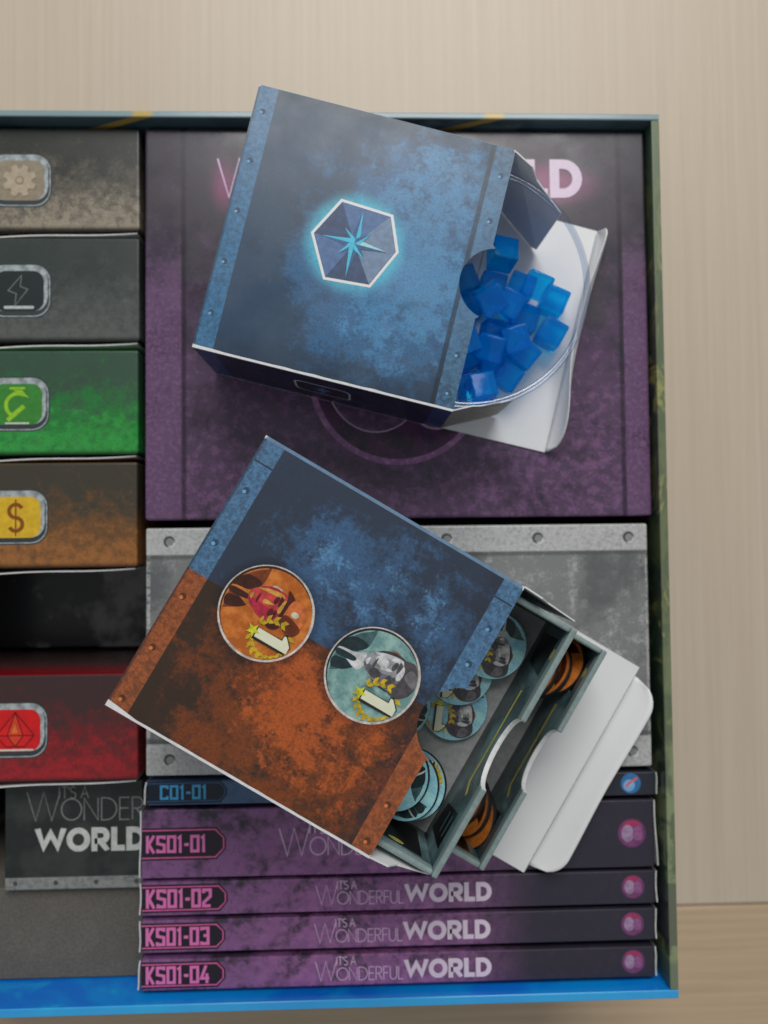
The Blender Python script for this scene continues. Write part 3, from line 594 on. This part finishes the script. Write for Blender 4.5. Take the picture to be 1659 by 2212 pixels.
# ------------------------------------------------------------------ two-tone token box
TH2 = math.radians(-31.0)
tb2 = thing('token_box', 'blue and orange box printed with two round portrait tokens, its drawers pulled out', 'card box', (-24.35, 26.66, 90.05), TH2)
H2 = 59.0
half_m = lambda g: g.lin(1, -39.45, -39.65)     # 1 in the orange half
upper = lambda g: g.inv(half_m(g))
ttop = pm('two_tone_print', (50, 58, 72), [
    ((62, 92, 126), lambda g: g.mul(upper(g), g.mul(blue_grit(g, 17, [(50, -26, 10, 44, .34, 1.3, 1), (28, -18, 3, 18, .16)], .12, .46, .66), .9))),
    ((88, 132, 170), lambda g: g.mul(upper(g), g.mul(blue_grit(g, 23, [(52, -24, 5, 30, .26, 1.3, 1), (28, -18, 2, 11, .20)], .2, .50, .64), .85))),
    ((40, 44, 56), lambda g: g.mul(upper(g), g.mul(g.sm(g.noise(.06, 10, .75), .48, .7), .5))),
    ((56, 44, 37), half_m),
    ((118, 62, 34), lambda g: g.mul(half_m(g), g.mul(blue_grit(g, 43, [(46, -62, 16, 46, .36, 1.2, 1)], .1, .44, .66), .9))),
    ((168, 84, 42), lambda g: g.mul(half_m(g), g.mul(blue_grit(g, 57, [(34, -54, 5, 26, .22), (56, -62, 8, 34, .28)], .22, .48, .64), .9))),
    ((40, 40, 46), lambda g: g.mul(g.lin(0, 66, 71.6), .35)),
    ((78, 116, 150), lambda g: g.mul(upper(g), g.mul(g.add(g.box(-1, 6.0, -90, 10, .08), g.box(72.3, 80, -90, 10, .08)), g.sm(g.noise(.7, 9, .78), .38, .62, .35, 1)))),
    ((152, 84, 48), lambda g: g.mul(half_m(g), g.mul(g.add(g.box(-1, 6.0, -90, 10, .08), g.box(72.3, 80, -90, 10, .08)), g.sm(g.noise(.7, 9, .78), .38, .62, .35, 1)))),
    ((64, 62, 66), lambda g: g.mul(g.add(g.box(-1, 6.0, -90, 10, .08), g.box(72.3, 80, -90, 10, .08)), g.sm(g.noise(1.9, 5, .72), .53, .63, 0, .6))),
    ((36, 38, 44), lambda g: g.mul(g.lin(0, .9, .3), .6)),
    ((40, 52, 66), lambda g: g.add(g.box(.6, 6, -7.2, -6.8, .1), g.box(72.3, 77.6, -6.2, -5.8, .1))),
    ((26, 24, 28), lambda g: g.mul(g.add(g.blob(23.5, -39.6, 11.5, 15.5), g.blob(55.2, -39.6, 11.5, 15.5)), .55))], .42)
tside = pm('two_tone_side_print', (52, 66, 84), [((82, 118, 150), lambda g: g.sm(g.noise(.5, 8, .7), .45, .65))], .42)
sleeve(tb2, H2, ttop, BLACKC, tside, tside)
edge_strip(tb2, 'worn_edge', [(78 * k / 26, -V) for k in range(27)], [(1.5 - .35 * k if k < 4 else .5) + .12 * random.random() for k in range(27)], H2 + .03, WHITEB)
edge_strip(tb2, 'worn_edge', [(78 * k / 10, .14) for k in range(11)], [-1.0] * 11, H2 + .02, flat('slate_blue_edge', (98, 124, 150), .5))
for cx_, vs_, cols in ((2.9, (15.0, 30.5), ((48, 70, 92), (104, 152, 186))), (2.9, (46.5, 61.5, 76.5), ((84, 50, 34), (190, 112, 66))), (75.3, (14.0, 24.5), ((48, 70, 92), (104, 152, 186))), (75.3, (66.0, 76.5), ((84, 50, 34), (190, 112, 66)))):
    for v in vs_:
        i = Ink(H2 + .04); i.poly(arc(cx_, -v, .9, 0, 345, 14), flat('ink_rivet_dark', cols[0], .4)); i.poly(arc(cx_ - .3, -v - .45, .5, 0, 340, 10), flat('ink_rivet_light', cols[1], .4)); i.build('rivet', tb2)

worn_corners(tb2, H2, WHITEB)

# ---- round portrait print (generic busts), unit radius, x right / y up
K = lambda n, c, v=.26: flat('ink_' + n, c, .42, var=v)
P_O = dict(rim=K('disc_rim', (196, 186, 178)), edge=K('disc_shadow', (58, 40, 30)), bg=pm('ink_orange_ground', (156, 84, 36), [((188, 112, 52), lambda g: g.sm(g.noise(.25, 5, .6), .4, .65))], .42), coat=K('coat_brown', (120, 60, 34)), coat2=K('coat_dark', (66, 36, 26)), coat3=K('coat_light', (196, 116, 52)), face=K('face_red', (190, 66, 66)), face2=K('face_rose', (166, 44, 66)), lit=K('face_lit', (232, 150, 66)), dark=K('face_line', (92, 30, 34)), cap=K('cap_brown', (104, 48, 30)), cap2=K('cap_orange', (196, 106, 56)), cap3=K('cap_dark', (74, 34, 26)), pale=K('badge_pale', (236, 214, 170)))
P_G = dict(rim=P_O['rim'], edge=K('disc_shadow_teal', (34, 42, 44)), bg=pm('ink_teal_ground', (96, 132, 130), [((134, 164, 158), lambda g: g.sm(g.noise(.25, 5, .6), .4, .65)), ((64, 96, 98), lambda g: g.sm(g.noise(.12, 4, .6, (7, 7, 0)), .5, .7))], .42), coat=K('suit_teal', (70, 98, 100)), coat2=K('suit_dark', (38, 54, 58)), coat3=K('shirt_white', (196, 206, 204)), face=K('face_grey', (142, 142, 146)), face2=K('face_grey_shade', (104, 102, 108)), lit=K('face_grey_lit', (206, 206, 208)), dark=K('face_grey_line', (76, 74, 78)), cap=K('hair_dark', (78, 74, 78)), cap2=K('hair_grey', (112, 108, 112)), cap3=K('hair_black', (62, 60, 63)), pale=K('ear_red', (146, 92, 86)))
P_B = dict(P_G); P_B['bg'] = pm('ink_sky_ground', (112, 164, 184), [((146, 194, 208), lambda g: g.sm(g.noise(.25, 5, .6), .4, .65))], .42)
YEL = K('laurel_yellow', (196, 166, 40)); YELD = K('laurel_shadow', (110, 100, 40)); STAR = K('star_yellow', (240, 196, 52)); CRM = K('numeral_cream', (216, 212, 172), .03); NSH = K('numeral_shadow', (46, 42, 34))
def portrait(i, cx, cy, r, rot, P, cap, ring=True, plain=False):
    c, s = math.cos(rot), math.sin(rot)
    lim = .93 if ring else .97
    def clip(q):
        d = math.hypot(*q); return q if d < lim else (q[0] * lim / d, q[1] * lim / d)
    def f0(pts): return [(cx + r * (x * c - y * s), cy + r * (x * s + y * c)) for x, y in pts]
    def f(pts):
        n = len(pts); out = []
        for k in range(n):
            p0, p1, p2, p3 = (pts[(k + d) % n] for d in (-1, 0, 1, 2))
            for u in (0, .25, .5, .75):
                out.append(clip(tuple(.5 * (2 * p1[e] + (p2[e] - p0[e]) * u + (2 * p0[e] - 5 * p1[e] + 4 * p2[e] - p3[e]) * u * u + (3 * p1[e] - p0[e] - 3 * p2[e] + p3[e]) * u ** 3) for e in (0, 1))))
        return f0(out)
    el = lambda x, y, a, b, t=0, n=22: f0([(x + a * math.cos(2 * math.pi * k / n) * math.cos(t) - b * math.sin(2 * math.pi * k / n) * math.sin(t), y + a * math.cos(2 * math.pi * k / n) * math.sin(t) + b * math.sin(2 * math.pi * k / n) * math.cos(t)) for k in range(n)])
    D = .008
    if ring: i.poly(el(0, 0, 1, 1, 0, 64), P['rim'], D); i.poly(el(-.015, -.015, .955, .955, 0, 64), P['edge'], D); i.poly(el(.01, .01, .94, .94, 0, 64), P['bg'], D)
    else: i.poly(el(0, 0, 1, 1, 0, 48), P['bg'], D)
    if plain:
        i.poly(f([(-.9, -.2), (-.4, -.28), (-.1, -.12), (.3, -.3), (.9, -.1)] + [(.9 * math.cos(a), .9 * math.sin(a)) for a in [math.radians(d) for d in range(-20, -165, -12)]]), P['coat2'], D); i.poly(f([(-.5, -.5), (0, -.4), (.4, -.6), (.1, -.8)]), P['coat'], D)
        i.poly(el(.1, .45, .16, .05, .3), P['coat2'], D); return
    # shoulders and collar
    i.poly(f([(-.86, -.36), (-.46, -.36), (-.30, -.50), (.02, -.44), (.22, -.66), (.34, -.86)] + [(.9 * math.cos(a), .9 * math.sin(a)) for a in [math.radians(d) for d in range(-70, -158, -8)]]), P['coat'], D)
    i.poly(f([(-.50, -.38), (-.30, -.50), (-.14, -.90), (-.50, -.76)]), P['coat2'], D); i.poly(f([(.02, -.42), (.20, -.62), (.24, -.86), (.04, -.90), (-.02, -.6)]), P['coat2'], D)
    i.poly(f([(-.34, -.34), (-.10, -.26), (.06, -.36), (-.02, -.62), (-.12, -.88), (-.20, -.86), (-.24, -.56)]), P['coat3'], D); i.poly(f([(-.16, -.50), (-.06, -.50), (-.03, -.88), (-.15, -.90)]), P['coat2'], D)
    # head: one rounded outline, cheek shade, ear
    hx_, hy = (-.20, -.05) if cap else (-.24, .20); t = -.12; S = 1.16 if not cap else 1.06
    i.poly(el(hx_ - .30 * S, hy + .02 * S, .07 * S, .13 * S, t), P['pale'], D)
    i.poly(el(hx_, hy + .08 * S, .34 * S, .46 * S, t), P['cap3'] if not cap else P['face2'], D); i.poly(f([(hx_ - .29 * S, hy + .20 * S), (hx_ - .27 * S, hy - .10 * S), (hx_ - .16 * S, hy - .36 * S), (hx_ + .02 * S, hy - .44 * S), (hx_ + .18 * S, hy - .34 * S), (hx_ + .28 * S, hy - .08 * S), (hx_ + .30 * S, hy + .22 * S), (hx_ + .14 * S, hy + .36 * S), (hx_ - .14 * S, hy + .36 * S)]), P['face'], D)
    i.poly(f([(hx_ + .06 * S, hy + .30 * S), (hx_ + .28 * S, hy + .22 * S), (hx_ + .27 * S, hy - .08 * S), (hx_ + .17 * S, hy - .33 * S), (hx_ + .04 * S, hy - .42 * S), (hx_ + .08 * S, hy - .1 * S)]), P['face2'], D)
    i.poly(f([(hx_ - .29 * S, hy + .16 * S), (hx_ - .26 * S, hy - .12 * S), (hx_ - .17 * S, hy - .33 * S), (hx_ - .19 * S, hy - .06 * S), (hx_ - .22 * S, hy + .2 * S)]), P['lit'], D)
    i.poly(el(hx_ - .10 * S, hy - .14 * S, .09 * S, .13 * S, t), P['lit'] if not cap else P['face'], D); i.poly(el(hx_ + .15 * S, hy - .16 * S, .09 * S, .12 * S, t), P['dark'] if not cap else P['face2'], D)
    i.poly(el(hx_ - .07 * S, hy + .26 * S, .15 * S, .055 * S, t), P['lit'], D); i.poly(f([(hx_ - .24 * S, hy + .15 * S), (hx_ - .05 * S, hy + .17 * S), (hx_ - .06 * S, hy + .21 * S), (hx_ - .2 * S, hy + .22 * S)]), P['dark'], D); i.poly(f([(hx_ + .05 * S, hy + .17 * S), (hx_ + .24 * S, hy + .13 * S), (hx_ + .22 * S, hy + .2 * S), (hx_ + .08 * S, hy + .22 * S)]), P['dark'], D)
    i.poly(f([(hx_ - .06 * S, hy - .36 * S), (hx_ + .08 * S, hy - .35 * S), (hx_ + .02 * S, hy - .42 * S)]), P['lit'], D)
    for ex_ in (-.13, .13): i.poly(el(hx_ + ex_ * S, hy + .10 * S, .085 * S, .045 * S, t, 12), P['dark'], D)
    i.poly(f([(hx_ - .03 * S, hy + .10 * S), (hx_ + .04 * S, hy - .10 * S), (hx_ - .05 * S, hy - .11 * S)]), P['lit'], D); i.poly(f([(hx_ - .12 * S, hy - .23 * S), (hx_ + .11 * S, hy - .22 * S), (hx_ + .02 * S, hy - .27 * S)]), P['dark'], D)
    if cap:
        i.poly(f([(hx_ - .42 * S, hy + .22 * S), (hx_ - .20 * S, hy + .28 * S), (hx_ + .20 * S, hy + .26 * S), (hx_ + .38 * S, hy + .14 * S), (hx_ + .40 * S, hy + .30 * S), (hx_ + .22 * S, hy + .44 * S), (hx_ - .24 * S, hy + .46 * S)]), P['cap3'], D)
        i.poly(f([(hx_ - .30 * S, hy + .40 * S), (hx_ + .26 * S, hy + .38 * S), (hx_ + .36 * S, hy + .66 * S), (hx_ + .14 * S, hy + .78 * S), (hx_ - .22 * S, hy + .74 * S)]), P['cap2'], D); i.poly(f([(hx_ + .02 * S, hy + .39 * S), (hx_ + .26 * S, hy + .38 * S), (hx_ + .36 * S, hy + .66 * S), (hx_ + .14 * S, hy + .78 * S)]), P['cap'], D)
        i.poly(el(hx_ - .06 * S, hy + .55 * S, .06 * S, .08 * S, 0, 12), P['pale'], D)
    else:
        i.poly(f([(hx_ - .30 * S, hy + .20 * S), (hx_ - .12 * S, hy + .30 * S), (hx_ + .14 * S, hy + .28 * S), (hx_ + .30 * S, hy + .18 * S), (hx_ + .36 * S, hy + .36 * S), (hx_ + .20 * S, hy + .56 * S), (hx_ - .10 * S, hy + .60 * S), (hx_ - .32 * S, hy + .46 * S)]), P['cap'], D)
        i.poly(f([(hx_ - .22 * S, hy + .40 * S), (hx_ - .04 * S, hy + .34 * S), (hx_ + .06 * S, hy + .56 * S), (hx_ - .12 * S, hy + .57 * S)]), P['cap2'], D)
    # laurel, star and numeral
    lx, ly, lr = .42, .34, .40
    for a0, a1, n in ((-98, 62, 9), (-118, -160, 3), (176, 128, 2)):
        for k in range(n):
            a = math.radians(a0 + (a1 - a0) * k / max(1, n - 1)); sg = 1 if a1 > a0 else -1; px, py = lx + lr * math.cos(a), ly + lr * math.sin(a)
            for o, q in ((.5, YEL), (-.5, YEL)):
                d = a + sg * (math.pi / 2 + o); e = (px + .18 * math.cos(d), py + .18 * math.sin(d)); nx, ny = -.05 * math.sin(d), .04 * math.cos(d); mx_, my = (px + e[0]) / 2, (py + e[1]) / 2
                i.poly(f0([clip(z) for z in ((px, py), (mx_ + nx, my + ny), e, (mx_ - nx, my - ny))]), q, .002)
    w_ = .10
    i.poly(f0([clip(z) for z in ((lx - w_, -.02), (lx + w_ + .06, -.02), (lx + w_ + .06, .76), (lx - w_ * .5, .80), (lx - w_ - .15, .62), (lx - w_ - .13, .55), (lx - w_ - .02, .55))]), NSH, D)
    i.poly(f0([clip(z) for z in ((lx - w_, .02), (lx + w_, .02), (lx + w_, .77), (lx - w_ * .5, .77), (lx - w_ - .11, .62), (lx - w_ - .11, .57), (lx - w_, .57))]), CRM, D)
    i.poly(f0([(lx + (.16 if k % 2 == 0 else .066) * math.sin(math.pi * k / 5), -.06 + (.16 if k % 2 == 0 else .066) * math.cos(math.pi * k / 5)) for k in range(10)]), STAR, D)
i = Ink(H2 + .05); portrait(i, 23.5, -39.6, 12.5, -math.pi / 2, P_O, True); i.build('portrait_disc', tb2)['label'] = 'orange round portrait in a peaked cap with a laurel numeral 1'
i = Ink(H2 + .05); portrait(i, 55.2, -39.6, 12.5, -math.pi / 2, P_G, False); i.build('portrait_disc', tb2)['label'] = 'grey green round portrait in a suit with a laurel numeral 1'
dust_flap(tb2, 78, -.1, H2, 18.5, -2.5, -1, 50)
dust_flap(tb2, 78, -V + .1, H2, 18.0, 4, 1, 50)
closing_flap(tb2, 78.3, 59.8, 10.0, lambda f: 30 + 6 * math.sin(3 * f), (9, 9), 4.0, .25)

# ---- drawers
def drawer(name, label, u1, z0, z1, ln=74.0, v0=2.6, v1=77.8, notch=(-41.0, 10.2)):
    t = thing(name, label, 'drawer', (-24.35, 26.66, 90.05 + z0), TH2, 'printed drawers of the two-tone box')
    h = z1 - z0
    lite = flat('drawer_rim_teal', (122, 138, 136), .45, var=.12)
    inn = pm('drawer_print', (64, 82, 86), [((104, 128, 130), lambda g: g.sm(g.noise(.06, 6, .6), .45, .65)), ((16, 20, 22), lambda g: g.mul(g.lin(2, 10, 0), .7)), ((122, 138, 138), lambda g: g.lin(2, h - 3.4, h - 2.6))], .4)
    flo = flat('drawer_floor_' + name, (146, 148, 148), .5)
    u0 = u1 - ln; th = 1.7
    rbox('floor', u0 + th + .02, u1 - th - .02, -v1 + th + .02, -v0 - th - .02, 0, .6, [flo], t, 0)
    sw = []
    for y0, y1 in ((-v1, -v1 + th), (-v0 - th, -v0)):
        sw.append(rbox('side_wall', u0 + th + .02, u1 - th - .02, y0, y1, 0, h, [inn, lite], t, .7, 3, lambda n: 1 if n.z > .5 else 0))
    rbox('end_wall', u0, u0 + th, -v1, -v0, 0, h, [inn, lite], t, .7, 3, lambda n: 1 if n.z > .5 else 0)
    # front wall with a thumb cut-out
    nc, nr = notch
    pr = [(-v1, 0), (-v0, 0), (-v0, h)] + [(nc + nr, h)] + [(nc + nr * math.cos(a), h - .9 * nr * math.sin(a) ** .8 - (.0)) for a in [math.pi * k / 18 for k in range(1, 18)]] + [(nc - nr, h), (-v1, h)]
    n = len(pr); vs = [(u1 - th, y, z) for y, z in pr] + [(u1, y, z) for y, z in pr]; fs = [list(range(n))[::-1], list(range(n, 2 * n))] + [(k, (k + 1) % n, (k + 1) % n + n, k + n) for k in range(n)]
    mi = [0, 1] + [(2 if 2 < k < 21 else 1) for k in range(n)]
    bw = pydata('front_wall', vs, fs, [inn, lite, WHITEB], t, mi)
    bev = bw.modifiers.new('soft', 'BEVEL'); bev.width = .5 * MM; bev.segments = 2; bev.limit_method = 'ANGLE'; bev.angle_limit = math.radians(50)
    # printed panel lines on the inside of the front wall
    DK = flat('ink_panel_dark', (18, 24, 26), .4); GO = flat('ink_panel_gold', (200, 184, 90), .4); TE = flat('ink_panel_teal', (62, 84, 90), .4)
    i = Ink(.03); Y = lambda v: -v
    i.poly([(-v1 + 5, h - 7), (-v1 + 16, h - 7), (-v1 + 14, 6), (-v1 + 5, 4)], DK); i.stroke([(-v1 + 7.5, h - 10), (-v1 + 14, h - 10)], 1.4, TE); i.stroke([(-v1 + 7.5, h - 14), (-v1 + 13.6, h - 14)], 1.4, TE)
    i.poly([(-v0 - 16, h - 6), (-v0 - 4.5, h - 6), (-v0 - 4.5, 4), (-v0 - 14, 6)], DK); i.poly(arc(-v0 - 9, h - 4, 1.7, 0, 350, 18, .9), GO); i.stroke([(-v0 - 10.4, h - 4), (-v0 - 7.6, h - 4)], .4, DK)
    i.stroke([(-v1 + 21, h - 9), (-v1 + 24, h - 12.4), (-v0 - 22, h - 12.4)], 1.5, GO)
    for wl_, sg, yy in ((sw[0], 1, -v1 + th), (sw[1], -1, -v0 - th)):
        q = Ink(.03); q.poly([(u1 - 22, h - 4.5), (u1 - 5, h - 4.5), (u1 - 5, 3), (u1 - 19, 3)], DK); q.poly(arc(u1 - 13, h - 6.6, 2.4, 0, 350, 18, 1.1), GO); q.stroke([(u1 - 15, h - 6.6), (u1 - 11, h - 6.6)], .35, DK)
        q.build('panel_print', wl_, Matrix(((1, 0, 0, 0), (0, 0, sg, yy), (0, 1, 0, 0), (0, 0, 0, 1))))
    i.build('panel_print', bw, Matrix(((0, 0, -1, u1 - th), (1, 0, 0, 0), (0, 1, 0, 0), (0, 0, 0, 1))))
    return t
drawer('drawer', 'upper teal printed drawer holding grey blue portrait tokens', 97.2, 27.6, 54.4)
drawer('drawer', 'lower teal printed drawer holding orange portrait tokens, pulled out furthest', 116.6, .9, 27.4)

# ---- tokens in the drawers
M2 = Matrix.Translation(Vector((-24.35, 26.66, 90.05)) * MM) @ Matrix.Rotation(TH2, 4, 'Z')
tok_body = None
def token(label, u, v, z, rot, P, cap, tilt=0.0, group=None, yaw=0.0, plain=False):
    o = thing('portrait_token', label, 'token', group=group)
    rr = 10.0; pr = [(.01, 0), (rr - .2, 0), (rr, .25), (rr, 1.8), (rr - .15, 2.0), (.01, 2.0)]
    b = lathe('disc', pr, 56, DARKEDGE, o)
    i = Ink(2.02); portrait(i, 0, 0, rr - .12, rot, P, cap, False, plain); i.build('portrait_print', o)
    o.matrix_world = M2 @ Matrix.Translation(Vector((u, -v, z)) * MM) @ Matrix.Rotation(math.radians(yaw), 4, 'Z') @ Matrix.Rotation(math.radians(tilt), 4, 'Y') @ Matrix.Rotation(0, 4, 'Z')
    return o
ZU = 28.25; R_ = math.radians; gU = 'blue tokens in the upper drawer'; gL = 'orange tokens in the lower drawer'
token('pale blue token with an upside down grey face, flat on the drawer floor', 83.8, 39.6, ZU, R_(203), P_B, False, group=gU)
token('pale blue token half hidden under the laurel token', 79.5, 29.6, ZU + 2.2, R_(210), P_B, False, group=gU)
token('pale blue token showing its gold star and laurel at the drawer back', 83.6, 18.0, ZU + 4.4, R_(195), P_B, False, group=gU)
token('pale blue token half under the thumb notch', 68.4, 47.2, ZU + 2.2, R_(100), P_B, False, group=gU)
for k, (nm, du, dv, ro) in enumerate((('at the bottom', 0, 0, 20), ('in the middle', -1.2, .8, 60), ('on top', -4.2, -.4, 140))):
    a = math.radians(24); token(f'pale blue token {nm} of the leaning stack near the drawer corner', 84.2 + du - 2.3 * k * math.sin(a), 64.4 + dv, ZU + 4.2 + 2.3 * k * math.cos(a) + du * math.tan(a), R_(ro), P_B, False, tilt=-24, group=gU)
for (v, lab) in ((20.0, 'back side'), (64.0, 'front side')):
    for k in range(3):
        nm = ('front', 'middle', 'rear')[k]
        token(f'orange token, {nm} one of the leaning row at the drawer {lab}', 104.4 + 3.2 * k, v + (2.4 * k if v > 40 else -3.0 * k), 10.4 + .25 * k, R_(80 + 70 * k), P_O, True, tilt=-56, group=gL, plain=True, yaw=(8 if v > 40 else -6))
